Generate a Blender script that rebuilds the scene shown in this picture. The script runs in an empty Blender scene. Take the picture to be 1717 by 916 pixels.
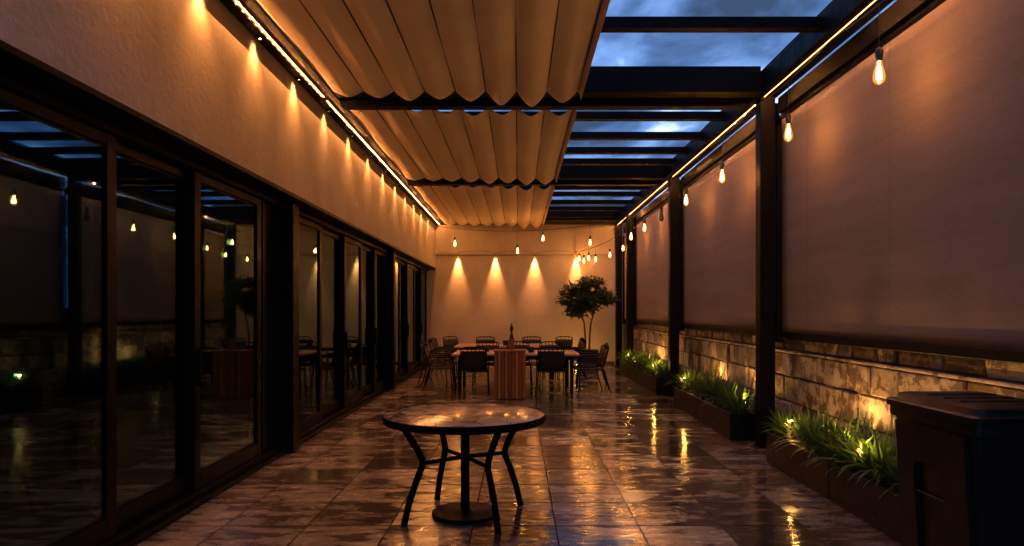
import bpy, math, random
from mathutils import Vector, Matrix

# ------------------------------------------------------------------ camera, sky, sun, exposure
S = bpy.context.scene
COL = S.collection
H = 1.555
cd = bpy.data.cameras.new("camera"); cam = bpy.data.objects.new("camera", cd); COL.objects.link(cam)
cam.location = (0, 0, H); cam.rotation_euler = (math.pi/2, 0, 0)
cd.sensor_width = 36; cd.lens = 36*1120/1717
cd.shift_x = -0.0061; cd.shift_y = 0.0373
cd.clip_start = 0.05; cd.clip_end = 500
S.camera = cam
S.render.engine = 'CYCLES'
S.view_settings.view_transform = 'Standard'; S.view_settings.look = 'None'
S.view_settings.exposure = 1.8; S.view_settings.gamma = 1.0
S.cycles.use_denoising = True
S.cycles.max_bounces = 8; S.cycles.diffuse_bounces = 6; S.cycles.glossy_bounces = 4
S.cycles.transparent_max_bounces = 12
S.cycles.sample_clamp_indirect = 4.0
S.cycles.caustics_reflective = False; S.cycles.caustics_refractive = False

W = bpy.data.worlds.new("World"); S.world = W; W.use_nodes = True
SUN_EL, SUN_ROT = math.radians(1.0), math.radians(200)
SKY_STRENGTH = 0.05
def build_world():
    nt = W.node_tree; N = nt.nodes; L = nt.links
    bg = N['Background']
    sky = N.new('ShaderNodeTexSky'); sky.sky_type = 'NISHITA'; sky.sun_disc = False
    sky.sun_elevation = SUN_EL; sky.sun_rotation = SUN_ROT
    tc = N.new('ShaderNodeTexCoord')
    sep = N.new('ShaderNodeSeparateXYZ'); L.new(tc.outputs['Generated'], sep.inputs[0])
    mx = N.new('ShaderNodeMath'); mx.operation = 'MAXIMUM'; mx.inputs[1].default_value = 0.06; L.new(sep.outputs[2], mx.inputs[0])
    div = []
    for k in (0, 1):
        d = N.new('ShaderNodeMath'); d.operation = 'DIVIDE'; L.new(sep.outputs[k], d.inputs[0]); L.new(mx.outputs[0], d.inputs[1]); div.append(d)
    cmb = N.new('ShaderNodeCombineXYZ'); L.new(div[0].outputs[0], cmb.inputs[0]); sy = N.new('ShaderNodeMath'); sy.operation = 'MULTIPLY'; sy.inputs[1].default_value = 0.6; L.new(div[1].outputs[0], sy.inputs[0]); L.new(sy.outputs[0], cmb.inputs[1])
    cmb.inputs[2].default_value = 3.7
    no = N.new('ShaderNodeTexNoise'); no.inputs['Scale'].default_value = 2.3; no.inputs['Detail'].default_value = 7
    no.inputs['Roughness'].default_value = 0.53; no.inputs['Distortion'].default_value = 0.25
    L.new(cmb.outputs[0], no.inputs['Vector'])
    rp = N.new('ShaderNodeValToRGB'); e = rp.color_ramp.elements
    e[0].position = 0.36; e[0].color = (0.30, 0.55, 1.15, 1)
    e[1].position = 0.70; e[1].color = (6.0, 8.0, 12.0, 1)
    a = e.new(0.47); a.color = (0.62, 1.3, 3.1, 1)
    a = e.new(0.60); a.color = (1.5, 2.9, 6.2, 1)
    L.new(no.outputs['Fac'], rp.inputs[0])
    hs = N.new('ShaderNodeHueSaturation'); hs.inputs['Value'].default_value = 0.16; L.new(sky.outputs[0], hs.inputs['Color'])
    mix = N.new('ShaderNodeMixRGB'); mix.inputs[0].default_value = 0.93
    L.new(hs.outputs[0], mix.inputs[1]); L.new(rp.outputs[0], mix.inputs[2])
    L.new(mix.outputs[0], bg.inputs[0]); bg.inputs[1].default_value = SKY_STRENGTH
build_world()
sd = bpy.data.lights.new("sun", 'SUN'); sun = bpy.data.objects.new("sun", sd); COL.objects.link(sun)
sd.energy = 0.01; sd.angle = math.radians(20); sd.color = (0.75, 0.85, 1.0)
sun.rotation_euler = (math.radians(70), 0, math.radians(160))

# light levels of the lamps
WARM = (1.0, 0.345, 0.085)
LED_STRENGTH, LED_W = 2.2, 1.6
WASH_W, BACK_W, BULB_W, GARDEN_W = 17.0, 225.0, 2.7, 1.7
UPLIGHT_W = 22.0

# ------------------------------------------------------------------ helpers
class MB:
    def __init__(s): s.v = []; s.f = []; s.c = []
    def add(s, vs, fs, col=None):
        o = len(s.v); s.v += [tuple(v) for v in vs]; s.f += [tuple(i+o for i in f) for f in fs]
        s.c += [col]*len(fs)
        return s
    def box(s, x0, x1, y0, y1, z0, z1, b=0.0, col=None):
        if b <= 0:
            vs = [(x, y, z) for x in (x0, x1) for y in (y0, y1) for z in (z0, z1)]
            return s.add(vs, [(0,1,3,2),(4,6,7,5),(0,4,5,1),(2,3,7,6),(0,2,6,4),(1,5,7,3)], col)
        b = min(b, (x1-x0)/2.01, (y1-y0)/2.01, (z1-z0)/2.01)
        vs = []; idx = {}
        lo = (x0, y0, z0); hi = (x1, y1, z1)
        for sx in (0,1):
            for sy in (0,1):
                for sz in (0,1):
                    sg = (sx, sy, sz)
                    for a in range(3):
                        p = [0,0,0]
                        for k in range(3):
                            e = hi[k] if sg[k] else lo[k]
                            p[k] = e if k == a else (e-b if sg[k] else e+b)
                        idx[sg, a] = len(vs); vs.append(tuple(p))
        fs = []
        for a in range(3):
            u, w = (a+1)%3, (a+2)%3
            for t in (0,1):
                def g(i, j):
                    q = [0,0,0]; q[a] = t; q[u] = i; q[w] = j; return idx[tuple(q), a]
                f = [g(0,0), g(1,0), g(1,1), g(0,1)]
                fs.append(tuple(f if t else f[::-1]))
        for a in range(3):          # edges along axis a
            u, w = (a+1)%3, (a+2)%3
            for i in (0,1):
                for j in (0,1):
                    q0 = [0,0,0]; q0[u] = i; q0[w] = j; q1 = list(q0); q1[a] = 1
                    f = [idx[tuple(q0), u], idx[tuple(q1), u], idx[tuple(q1), w], idx[tuple(q0), w]]
                    fs.append(tuple(f if (i ^ j) else f[::-1]))
        for sx in (0,1):
            for sy in (0,1):
                for sz in (0,1):
                    sg = (sx, sy, sz); f = [idx[sg, 0], idx[sg, 1], idx[sg, 2]]
                    fs.append(tuple(f if (sx+sy+sz) % 2 else f[::-1]))
        return s.add(vs, fs, col)
    def tube(s, pts, r, n=8, cap=True, col=None):
        pts = [Vector(p) for p in pts]; m = len(pts)
        rs = r if isinstance(r, (list, tuple)) else [r]*m
        t0 = (pts[1]-pts[0]).normalized()
        ref = Vector((0,0,1)) if abs(t0.z) < 0.9 else Vector((1,0,0))
        u = t0.cross(ref).normalized(); vs = []
        for i, p in enumerate(pts):
            t = ((pts[min(i+1,m-1)]-p).normalized() + (p-pts[max(i-1,0)]).normalized()).normalized()
            u = (u - t*u.dot(t)).normalized(); w = t.cross(u)
            for k in range(n):
                a = 2*math.pi*k/n
                vs.append(p + (u*math.cos(a) + w*math.sin(a))*rs[i])
        fs = []
        for i in range(m-1):
            for k in range(n):
                k2 = (k+1) % n
                fs.append((i*n+k, i*n+k2, (i+1)*n+k2, (i+1)*n+k))
        if cap:
            fs.append(tuple(range(n))[::-1]); fs.append(tuple((m-1)*n+k for k in range(n)))
        return s.add(vs, fs, col)
    def lathe(s, prof, n=16, c=(0,0,0), col=None):
        vs = []; fs = []; m = len(prof)
        for r, z in prof:
            for k in range(n):
                a = 2*math.pi*k/n; vs.append((c[0]+r*math.cos(a), c[1]+r*math.sin(a), c[2]+z))
        for i in range(m-1):
            for k in range(n):
                k2 = (k+1) % n; fs.append((i*n+k, i*n+k2, (i+1)*n+k2, (i+1)*n+k))
        if prof[0][0] > 1e-4: fs.append(tuple(range(n))[::-1])
        if prof[-1][0] > 1e-4: fs.append(tuple((m-1)*n+k for k in range(n)))
        return s.add(vs, fs, col)
    def prism(s, poly, axis, a0, a1, col=None):
        n = len(poly); vs = []
        for a in (a0, a1):
            for p in poly:
                q = list(p); q.insert(axis, a); vs.append(tuple(q))
        fs = [tuple(range(n))[::-1], tuple(range(n, 2*n))]
        for i in range(n):
            j = (i+1) % n; fs.append((i, j, n+j, n+i))
        return s.add(vs, fs, col)
    def build(s, name, mat, parent=None, smooth=False, fix=False):
        me = bpy.data.meshes.new(name); me.from_pydata(s.v, [], s.f)
        if any(c is not None for c in s.c):
            at = me.color_attributes.new("tone", 'FLOAT_COLOR', 'CORNER')
            li = 0
            for f, c in zip(s.f, s.c):
                c = c or (0.5, 0.5, 0.5)
                for _ in f: at.data[li].color = (*c, 1); li += 1
        if mat: me.materials.append(mat)
        if fix or True:
            import bmesh
            bm = bmesh.new(); bm.from_mesh(me); bmesh.ops.recalc_face_normals(bm, faces=bm.faces); bm.to_mesh(me); bm.free()
        if smooth:
            for p in me.polygons: p.use_smooth = True
            if smooth != 'all':
                me.set_sharp_from_angle(angle=math.radians(40))
        o = bpy.data.objects.new(name, me); COL.objects.link(o)
        if parent: o.parent = parent
        return o

def tag(o, label=None, cat=None, group=None, kind=None):
    if label: o['label'] = label
    if cat: o['category'] = cat
    if group: o['group'] = group
    if kind: o['kind'] = kind
    return o
def thing(name, label, cat, loc=(0,0,0), rz=0.0, group=None):
    o = bpy.data.objects.new(name, None); COL.objects.link(o)
    o.location = loc; o.rotation_euler = (0, 0, rz); o.empty_display_size = 0.1
    return tag(o, label, cat, group)
def copy_tree(o, loc=None, rz=None, label=None, group=None, parent=None):
    c = o.copy(); COL.objects.link(c)
    if parent: c.parent = parent
    if loc is not None: c.location = loc
    if rz is not None: c.rotation_euler = (0, 0, rz)
    if label: c['label'] = label
    if group: c['group'] = group
    for ch in list(o.children): copy_tree(ch, parent=c)
    return c
def lamp(name, kind, energy, loc, parent=None, color=WARM, **kw):
    d = bpy.data.lights.new(name, kind); d.energy = energy; d.color = color
    for k, v in kw.items(): setattr(d, k, v)
    o = bpy.data.objects.new(name, d); COL.objects.link(o); o.location = loc
    if parent: o.parent = parent
    return o

# ------------------------------------------------------------------ materials
def mat(name):
    m = bpy.data.materials.new(name); m.use_nodes = True
    nt = m.node_tree
    return m, nt.nodes, nt.links, nt.nodes['Principled BSDF']
def node(N, t, **kw):
    n = N.new(t)
    for k, v in kw.items():
        if k in n.inputs: n.inputs[k].default_value = v
        else: setattr(n, k, v)
    return n
def coords(N, L, kind='Object', scale=(1,1,1)):
    tc = N.new('ShaderNodeTexCoord'); mp = N.new('ShaderNodeMapping'); mp.inputs['Scale'].default_value = scale
    L.new(tc.outputs[kind], mp.inputs[0]); return mp.outputs[0]
def ramp(N, L, src, stops, interp='LINEAR'):
    r = N.new('ShaderNodeValToRGB'); e = r.color_ramp.elements; r.color_ramp.interpolation = interp
    def c4(c): return (*c, 1) if len(c) == 3 else c
    e[0].position, e[0].color = stops[0][0], c4(stops[0][1]); e[1].position, e[1].color = stops[-1][0], c4(stops[-1][1])
    for p, c in stops[1:-1]:
        q = e.new(p); q.color = c4(c)
    L.new(src, r.inputs[0]); return r.outputs[0]
def g3(v): return (v, v, v)
def noise(N, L, vec, scale, detail=4, rough=0.55, dist=0.0):
    n = node(N, 'ShaderNodeTexNoise', Scale=scale, Detail=detail, Roughness=rough, Distortion=dist)
    if vec is not None: L.new(vec, n.inputs['Vector'])
    return n.outputs['Fac']
def bump(N, L, h, strength, dist, base=None):
    b = node(N, 'ShaderNodeBump', Strength=strength, Distance=dist); L.new(h, b.inputs['Height'])
    if base is not None: L.new(base, b.inputs['Normal'])
    return b.outputs[0]
def mixc(N, L, fac, a, b, blend='MIX'):
    m = N.new('ShaderNodeMixRGB'); m.blend_type = blend
    for i, v in enumerate((fac, a, b)):
        if hasattr(v, 'is_linked') or isinstance(v, bpy.types.NodeSocket): L.new(v, m.inputs[i])
        elif i == 0: m.inputs[0].default_value = v
        else: m.inputs[i].default_value = (*v, 1)
    return m.outputs[0]
def math2(N, L, op, a, b=None, clamp=False):
    m = N.new('ShaderNodeMath'); m.operation = op; m.use_clamp = clamp
    for i, v in enumerate((a, b)):
        if v is None: continue
        if isinstance(v, bpy.types.NodeSocket): L.new(v, m.inputs[i])
        else: m.inputs[i].default_value = v
    return m.outputs[0]

def m_plaster():
    m, N, L, P = mat("plaster"); v = coords(N, L)
    c = ramp(N, L, noise(N, L, v, 0.9, 6, 0.6, 0.4), [(0.3, (0.36, 0.315, 0.26)), (0.7, (0.45, 0.40, 0.34))])
    wm = noise(N, L, coords(N, L, scale=(1, 1.6, 0.35)), 2.4, 8, 0.68, 0.3)
    c = mixc(N, L, math2(N, L, 'MULTIPLY', ramp(N, L, wm, [(0.48, g3(0)), (0.66, g3(1))]), 0.35), c, (0.27, 0.225, 0.175))
    L.new(c, P.inputs['Base Color']); P.inputs['Roughness'].default_value = 0.85
    n1 = noise(N, L, v, 38, 6, 0.7); n2 = noise(N, L, v, 17, 3, 0.5)
    h = math2(N, L, 'ADD', n1, math2(N, L, 'MULTIPLY', n2, 1.2))
    L.new(bump(N, L, h, 0.38, 0.006), P.inputs['Normal']); return m
def m_brickwall():
    m, N, L, P = mat("painted_brick"); v = coords(N, L)
    tc = N.new('ShaderNodeTexCoord'); mp = N.new('ShaderNodeMapping'); mp.inputs['Rotation'].default_value = (math.pi/2, 0, 0)
    L.new(tc.outputs['Object'], mp.inputs[0])
    br = node(N, 'ShaderNodeTexBrick', Scale=1.0); br.inputs['Brick Width'].default_value = 0.42; br.inputs['Row Height'].default_value = 0.15
    br.inputs['Mortar Size'].default_value = 0.007; br.inputs['Mortar Smooth'].default_value = 0.6
    br.inputs['Color1'].default_value = (1,1,1,1); br.inputs['Color2'].default_value = (0.9,0.9,0.9,1); br.inputs['Mortar'].default_value = (0,0,0,1)
    L.new(mp.outputs[0], br.inputs['Vector'])
    c = ramp(N, L, noise(N, L, v, 1.3, 6, 0.6, 0.3), [(0.3, (0.37, 0.325, 0.27)), (0.7, (0.45, 0.405, 0.345))])
    L.new(c, P.inputs['Base Color']); P.inputs['Roughness'].default_value = 0.8
    h = math2(N, L, 'ADD', br.outputs['Color'], math2(N, L, 'MULTIPLY', noise(N, L, v, 30, 4, 0.6), 0.8))
    L.new(bump(N, L, h, 0.35, 0.006), P.inputs['Normal']); return m
def m_metal(name="dark_metal", col=(0.007, 0.0068, 0.007), rough=0.5, spec=0.06):
    m, N, L, P = mat(name); v = coords(N, L)
    n = noise(N, L, v, 4, 5, 0.6)
    c = ramp(N, L, n, [(0.3, tuple(x*0.75 for x in col)), (0.75, tuple(x*1.35 for x in col))])
    L.new(c, P.inputs['Base Color'])
    r = ramp(N, L, noise(N, L, v, 9, 6, 0.65), [(0.3, g3(rough-0.1)), (0.7, g3(rough+0.14))])
    L.new(r, P.inputs['Roughness']); P.inputs['Specular IOR Level'].default_value = spec
    L.new(bump(N, L, noise(N, L, v, 160, 2), 0.08, 0.001), P.inputs['Normal'])
    return m
def m_floor():
    m, N, L, P = mat("wet_tiles")
    v = coords(N, L)
    off = N.new('ShaderNodeMapping'); off.inputs['Location'].default_value = (-0.27, -0.20, 0); L.new(v, off.inputs[0])
    def brick(c1, c2, mo, ms):
        b = node(N, 'ShaderNodeTexBrick', Scale=1.0); b.offset = 0.0; b.squash = 1.0
        b.inputs['Brick Width'].default_value = 0.60; b.inputs['Row Height'].default_value = 0.58
        b.inputs['Mortar Size'].default_value = ms; b.inputs['Mortar Smooth'].default_value = 0.2
        b.inputs['Color1'].default_value = (*c1, 1); b.inputs['Color2'].default_value = (*c2, 1); b.inputs['Mortar'].default_value = (*mo, 1)
        L.new(off.outputs[0], b.inputs['Vector']); return b
    b = brick(g3(0.0), g3(1.0), g3(0.5), 0.0085)
    tone = b.outputs['Color']
    so = N.new('ShaderNodeSeparateXYZ'); L.new(off.outputs[0], so.inputs[0])
    def joint(sock, pitch, half):
        fr_ = math2(N, L, 'FRACT', math2(N, L, 'DIVIDE', sock, pitch))
        d_ = math2(N, L, 'MULTIPLY', math2(N, L, 'SUBTRACT', 0.5, math2(N, L, 'ABSOLUTE', math2(N, L, 'SUBTRACT', fr_, 0.5))), pitch)
        return ramp(N, L, math2(N, L, 'DIVIDE', d_, half*2), [(0.35, g3(1)), (0.65, g3(0))])
    mortar = math2(N, L, 'MAXIMUM', joint(so.outputs[0], 0.60, 0.004), joint(so.outputs[1], 0.58, 0.0095))
    # stone body
    cl = noise(N, L, v, 2.6, 8, 0.62, 0.8)
    stone = ramp(N, L, cl, [(0.28, (0.14, 0.115, 0.088)), (0.5, (0.25, 0.21, 0.165)), (0.72, (0.38, 0.33, 0.27))])
    stone = mixc(N, L, 0.55, stone, mixc(N, L, tone, (0.11, 0.088, 0.066), (0.37, 0.32, 0.26)))
    vs = coords(N, L, scale=(1, 2.4, 1))
    # wetness: big ragged pools + finer ragged edge, more water along the joints
    w1 = noise(N, L, vs, 1.5, 7, 0.66, 1.1); 
    cbt = N.new('ShaderNodeCombineXYZ'); L.new(math2(N, L, 'MULTIPLY', tone, 9.0), cbt.inputs[0]); L.new(math2(N, L, 'MULTIPLY', tone, 23.0), cbt.inputs[1])
    vt = N.new('ShaderNodeVectorMath'); vt.operation = 'ADD'; L.new(vs, vt.inputs[0]); L.new(cbt.outputs[0], vt.inputs[1])
    w2 = noise(N, L, vt.outputs[0], 2.6, 8, 0.68, 0.4)
    wet = math2(N, L, 'ADD', math2(N, L, 'MULTIPLY', w1, 0.5), math2(N, L, 'MULTIPLY', w2, 0.5))
    wet = math2(N, L, 'ADD', wet, math2(N, L, 'MULTIPLY', math2(N, L, 'SUBTRACT', 0.5, tone), 0.10))
    pool = ramp(N, L, wet, [(0.475, g3(0)), (0.515, g3(1))])
    damp = ramp(N, L, wet, [(0.36, g3(0)), (0.52, g3(1))])
    c = mixc(N, L, math2(N, L, 'MULTIPLY', damp, 0.45), stone, mixc(N, L, 1.0, stone, (0.52, 0.46, 0.42), 'MULTIPLY'))
    c = mixc(N, L, pool, c, mixc(N, L, 1.0, stone, (0.36, 0.305, 0.26), 'MULTIPLY'))
    vein = noise(N, L, v, 9, 9, 0.72, 1.6)
    c = mixc(N, L, ramp(N, L, vein, [(0.44, g3(0)), (0.5, g3(0.3)), (0.56, g3(0))]), c, (0.06, 0.045, 0.033))
    c = mixc(N, L, 0.35, c, mixc(N, L, 1.0, c, ramp(N, L, noise(N, L, v, 70, 4, 0.7), [(0.3, g3(0.45)), (0.7, g3(1.5))]), 'MULTIPLY'))
    c = mixc(N, L, mortar, c, (0.022, 0.016, 0.012))
    L.new(c, P.inputs['Base Color'])
    rough = mixc(N, L, damp, g3(0.30), g3(0.17))
    rough = mixc(N, L, pool, rough, g3(0.045))
    rough = mixc(N, L, math2(N, L, 'MULTIPLY', noise(N, L, v, 22, 4, 0.6), 0.14), rough, g3(0.4))
    rough = mixc(N, L, mortar, rough, g3(0.6))
    L.new(rough, P.inputs['Roughness']); L.new(math2(N, L, 'MULTIPLY', math2(N, L, 'SUBTRACT', 1.0, mortar), 0.75), P.inputs['Specular IOR Level'])
    h = math2(N, L, 'MULTIPLY', noise(N, L, coords(N, L, scale=(0.7, 2.0, 1)), 7, 4, 0.5, 0.5), 1.0)
    h2 = math2(N, L, 'MULTIPLY', noise(N, L, v, 40, 3, 0.6), 0.10)
    hh = math2(N, L, 'ADD', h, h2)
    bh = bump(N, L, hh, 0.27, 0.018)
    L.new(bump(N, L, math2(N, L, 'SUBTRACT', 1.0, mortar), 0.9, 0.006, bh), P.inputs['Normal'])
    return m
def m_fabric(name, c0, c1, translucent=0.25, vertical=False):
    m, N, L, P = mat(name); v = coords(N, L)
    c = ramp(N, L, noise(N, L, v, 1.7, 6, 0.6, 0.5), [(0.3, c0), (0.7, c1)])
    L.new(c, P.inputs['Base Color']); P.inputs['Roughness'].default_value = 0.9; P.inputs['Specular IOR Level'].default_value = 0.15
    wv = node(N, 'ShaderNodeTexWave', Scale=90.0, Distortion=0.4); L.new(v, wv.inputs['Vector'])
    h = math2(N, L, 'ADD', math2(N, L, 'MULTIPLY', wv.outputs['Fac'], 0.12), noise(N, L, coords(N, L, scale=(1, 0.4, 1)), 4.5, 5, 0.6, 1.2))
    L.new(bump(N, L, h, 0.34, 0.03), P.inputs['Normal'])
    t = N.new('ShaderNodeBsdfTranslucent'); L.new(c, t.inputs[0])
    mx = N.new('ShaderNodeMixShader'); mx.inputs[0].default_value = translucent
    L.new(P.outputs[0], mx.inputs[1]); L.new(t.outputs[0], mx.inputs[2]); L.new(mx.outputs[0], N['Material Output'].inputs[0])
    return m
def m_screen():
    m, N, L, P = mat("screen_cloth"); v = coords(N, L)
    a = noise(N, L, coords(N, L, scale=(1, 0.25, 3.0)), 1.6, 8, 0.68, 0.5)
    c = ramp(N, L, a, [(0.3, (0.225, 0.183, 0.150)), (0.72, (0.29, 0.236, 0.195))])
    sx = N.new('ShaderNodeSeparateXYZ'); L.new(v, sx.inputs[0])
    fy = math2(N, L, 'ABSOLUTE', math2(N, L, 'SUBTRACT', math2(N, L, 'FRACT', math2(N, L, 'DIVIDE', sx.outputs[1], 1.52)), 0.5))
    c = mixc(N, L, ramp(N, L, fy, [(0.004, g3(0.28)), (0.0075, g3(0))]), c, (0.10, 0.08, 0.07))
    wv = noise(N, L, coords(N, L, scale=(1, 1, 9)), 16, 3, 0.7)
    c = mixc(N, L, 0.22, c, mixc(N, L, 1.0, c, ramp(N, L, wv, [(0.35, g3(0.5)), (0.65, g3(1.4))]), 'MULTIPLY'))
    L.new(c, P.inputs['Base Color']); P.inputs['Roughness'].default_value = 0.9; P.inputs['Specular IOR Level'].default_value = 0.03
    h = math2(N, L, 'ADD', math2(N, L, 'MULTIPLY', noise(N, L, coords(N, L, scale=(1, 0.3, 2.5)), 60, 3, 0.6), 0.5), noise(N, L, coords(N, L, scale=(1, 0.5, 0.5)), 0.6, 1, 0.4))
    L.new(bump(N, L, h, 0.12, 0.008), P.inputs['Normal']); return m
def m_stone():
    m, N, L, P = mat("stained_stone"); v = coords(N, L)
    at = N.new('ShaderNodeAttribute'); at.attribute_name = "tone"
    sp = N.new('ShaderNodeSeparateColor'); L.new(at.outputs['Color'], sp.inputs[0])
    shift = N.new('ShaderNodeVectorMath'); shift.operation = 'SCALE'; L.new(at.outputs['Color'], shift.inputs[0]); shift.inputs['Scale'].default_value = 37.0
    vv = N.new('ShaderNodeVectorMath'); vv.operation = 'ADD'; L.new(v, vv.inputs[0]); L.new(shift.outputs[0], vv.inputs[1])
    base = mixc(N, L, sp.outputs[0], (0.16, 0.135, 0.115), (0.54, 0.48, 0.42))
    fine = noise(N, L, vv.outputs[0], 9, 8, 0.68, 0.15)
    base = mixc(N, L, 0.4, base, ramp(N, L, fine, [(0.3, (0.12, 0.09, 0.068)), (0.7, (0.46, 0.40, 0.34))]))
    st = noise(N, L, vv.outputs[0], 6.0, 8, 0.66, 0.25)
    st = math2(N, L, 'ADD', st, math2(N, L, 'MULTIPLY', math2(N, L, 'SUBTRACT', sp.outputs[1], 0.5), 0.13))
    stain = ramp(N, L, st, [(0.475, g3(0)), (0.525, g3(1))])
    c = mixc(N, L, math2(N, L, 'MULTIPLY', stain, 0.86), base, (0.055, 0.031, 0.017))
    ed = ramp(N, L, st, [(0.44, g3(0)), (0.49, g3(1)), (0.52, g3(0))])
    c = mixc(N, L, math2(N, L, 'MULTIPLY', ed, 0.15), c, (0.30, 0.22, 0.14))
    L.new(c, P.inputs['Base Color'])
    L.new(ramp(N, L, st, [(0.48, g3(0.55)), (0.58, g3(0.32))]), P.inputs['Roughness'])
    h = math2(N, L, 'ADD', fine, math2(N, L, 'MULTIPLY', noise(N, L, v, 45, 5, 0.7), 0.35))
    L.new(bump(N, L, h, 0.9, 0.018), P.inputs['Normal']); return m
def m_wood(name, c0, c1, axis=2, rough=0.45):
    m, N, L, P = mat(name)
    sc = [14, 14, 14]; sc[axis] = 0.9
    v = coords(N, L, scale=tuple(sc))
    at = N.new('ShaderNodeAttribute'); at.attribute_name = "tone"
    n = noise(N, L, v, 2.0, 7, 0.65, 0.9)
    c = ramp(N, L, n, [(0.3, c0), (0.7, c1)])
    c = mixc(N, L, 0.65, c, mixc(N, L, at.outputs['Fac'], c0, c1))
    L.new(c, P.inputs['Base Color']); P.inputs['Roughness'].default_value = rough
    L.new(bump(N, L, n, 0.25, 0.004), P.inputs['Normal']); return m
def m_glass():
    m, N, L, P = mat("tinted_glass")
    N.remove(P)
    tr = N.new('ShaderNodeBsdfTransparent'); tr.inputs[0].default_value = (0.42, 0.56, 0.60, 1)
    gl = N.new('ShaderNodeBsdfGlossy'); gl.inputs['Roughness'].default_value = 0.012; gl.inputs['Color'].default_value = (0.66, 0.86, 0.95, 1)
    v = coords(N, L)
    L.new(bump(N, L, noise(N, L, v, 0.7, 2), 0.05, 0.03), gl.inputs['Normal'])
    fr = N.new('ShaderNodeFresnel'); fr.inputs[0].default_value = 1.62
    mx = N.new('ShaderNodeMixShader')
    k = math2(N, L, 'ADD', math2(N, L, 'MULTIPLY', fr.outputs[0], 0.85), 0.015, True)
    L.new(k, mx.inputs[0]); L.new(tr.outputs[0], mx.inputs[1]); L.new(gl.outputs[0], mx.inputs[2])
    L.new(mx.outputs[0], N['Material Output'].inputs[0]); return m
def m_bulbglass():
    m, N, L, P = mat("amber_glass"); N.remove(P)
    tr = N.new('ShaderNodeBsdfTransparent'); tr.inputs[0].default_value = (1.0, 0.80, 0.52, 1)
    gl = N.new('ShaderNodeBsdfGlossy'); gl.inputs['Roughness'].default_value = 0.03
    em = N.new('ShaderNodeEmission'); em.inputs[0].default_value = (1.0, 0.36, 0.06, 1); em.inputs[1].default_value = 1.0
    lw = node(N, 'ShaderNodeLayerWeight', Blend=0.35)
    m1 = N.new('ShaderNodeMixShader'); m1.inputs[0].default_value = 0.2; L.new(tr.outputs[0], m1.inputs[1]); L.new(em.outputs[0], m1.inputs[2])
    m2 = N.new('ShaderNodeMixShader'); L.new(math2(N, L, 'MULTIPLY', lw.outputs['Fresnel'], 0.35), m2.inputs[0])
    L.new(m1.outputs[0], m2.inputs[1]); L.new(gl.outputs[0], m2.inputs[2])
    L.new(m2.outputs[0], N['Material Output'].inputs[0]); return m
def m_emit(name, col, s):
    m, N, L, P = mat(name)
    P.inputs['Base Color'].default_value = (0.8, 0.7, 0.5, 1)
    P.inputs['Emission Color'].default_value = (*col, 1); P.inputs['Emission Strength'].default_value = s
    return m
def m_leaf(name, c0, c1, rough=0.42):
    m, N, L, P = mat(name); v = coords(N, L)
    at = N.new('ShaderNodeAttribute'); at.attribute_name = "tone"
    c = mixc(N, L, at.outputs['Fac'], c0, c1)
    c = mixc(N, L, 0.3, c, ramp(N, L, noise(N, L, v, 12, 3), [(0.3, c0), (0.7, c1)]))
    L.new(c, P.inputs['Base Color']); P.inputs['Roughness'].default_value = rough
    t = N.new('ShaderNodeBsdfTranslucent'); L.new(c, t.inputs[0])
    mx = N.new('ShaderNodeMixShader'); mx.inputs[0].default_value = 0.3
    L.new(P.outputs[0], mx.inputs[1]); L.new(t.outputs[0], mx.inputs[2]); L.new(mx.outputs[0], N['Material Output'].inputs[0])
    return m
def m_plain(name, col, rough, nscale=6, var=0.3, bm=0.0):
    m, N, L, P = mat(name); v = coords(N, L)
    n = noise(N, L, v, nscale, 6, 0.6)
    L.new(ramp(N, L, n, [(0.3, tuple(x*(1-var) for x in col)), (0.7, tuple(x*(1+var) for x in col))]), P.inputs['Base Color'])
    P.inputs['Roughness'].default_value = rough
    if bm: L.new(bump(N, L, n, bm, 0.01), P.inputs['Normal'])
    return m
def m_mosaic():
    m, N, L, P = mat("mosaic_top"); v = coords(N, L)
    vo = node(N, 'ShaderNodeTexVoronoi', Scale=6.5); vo.feature = 'F1'; L.new(v, vo.inputs['Vector'])
    ve = node(N, 'ShaderNodeTexVoronoi', Scale=6.5); ve.feature = 'DISTANCE_TO_EDGE'; L.new(v, ve.inputs['Vector'])
    sp = N.new('ShaderNodeSeparateColor'); L.new(vo.outputs['Color'], sp.inputs[0])
    tile = ramp(N, L, sp.outputs[0], [(0.0, (0.10, 0.068, 0.05)), (0.26, (0.15, 0.10, 0.075)), (0.34, (0.46, 0.36, 0.27)), (1.0, (0.62, 0.52, 0.41))])
    tile = mixc(N, L, 0.35, tile, ramp(N, L, noise(N, L, v, 11, 6, 0.65), [(0.3, (0.2, 0.15, 0.11)), (0.7, (0.5, 0.42, 0.34))]))
    jo = ramp(N, L, ve.outputs['Distance'], [(0.015, g3(0)), (0.04, g3(1))])
    w = ramp(N, L, noise(N, L, v, 3.2, 6, 0.62, 0.6), [(0.52, g3(0)), (0.56, g3(1))])
    c = mixc(N, L, jo, (0.10, 0.075, 0.055), tile)
    c = mixc(N, L, math2(N, L, 'MULTIPLY', w, 0.4), c, mixc(N, L, 1.0, c, (0.35, 0.3, 0.27), 'MULTIPLY'))
    L.new(c, P.inputs['Base Color']); L.new(mixc(N, L, w, g3(0.17), g3(0.06)), P.inputs['Roughness'])
    P.inputs['Specular IOR Level'].default_value = 0.6
    L.new(bump(N, L, math2(N, L, 'ADD', math2(N, L, 'MULTIPLY', jo, 0.5), noise(N, L, v, 18, 4, 0.6, 0.5)), 0.16, 0.006), P.inputs['Normal'])
    return m

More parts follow.
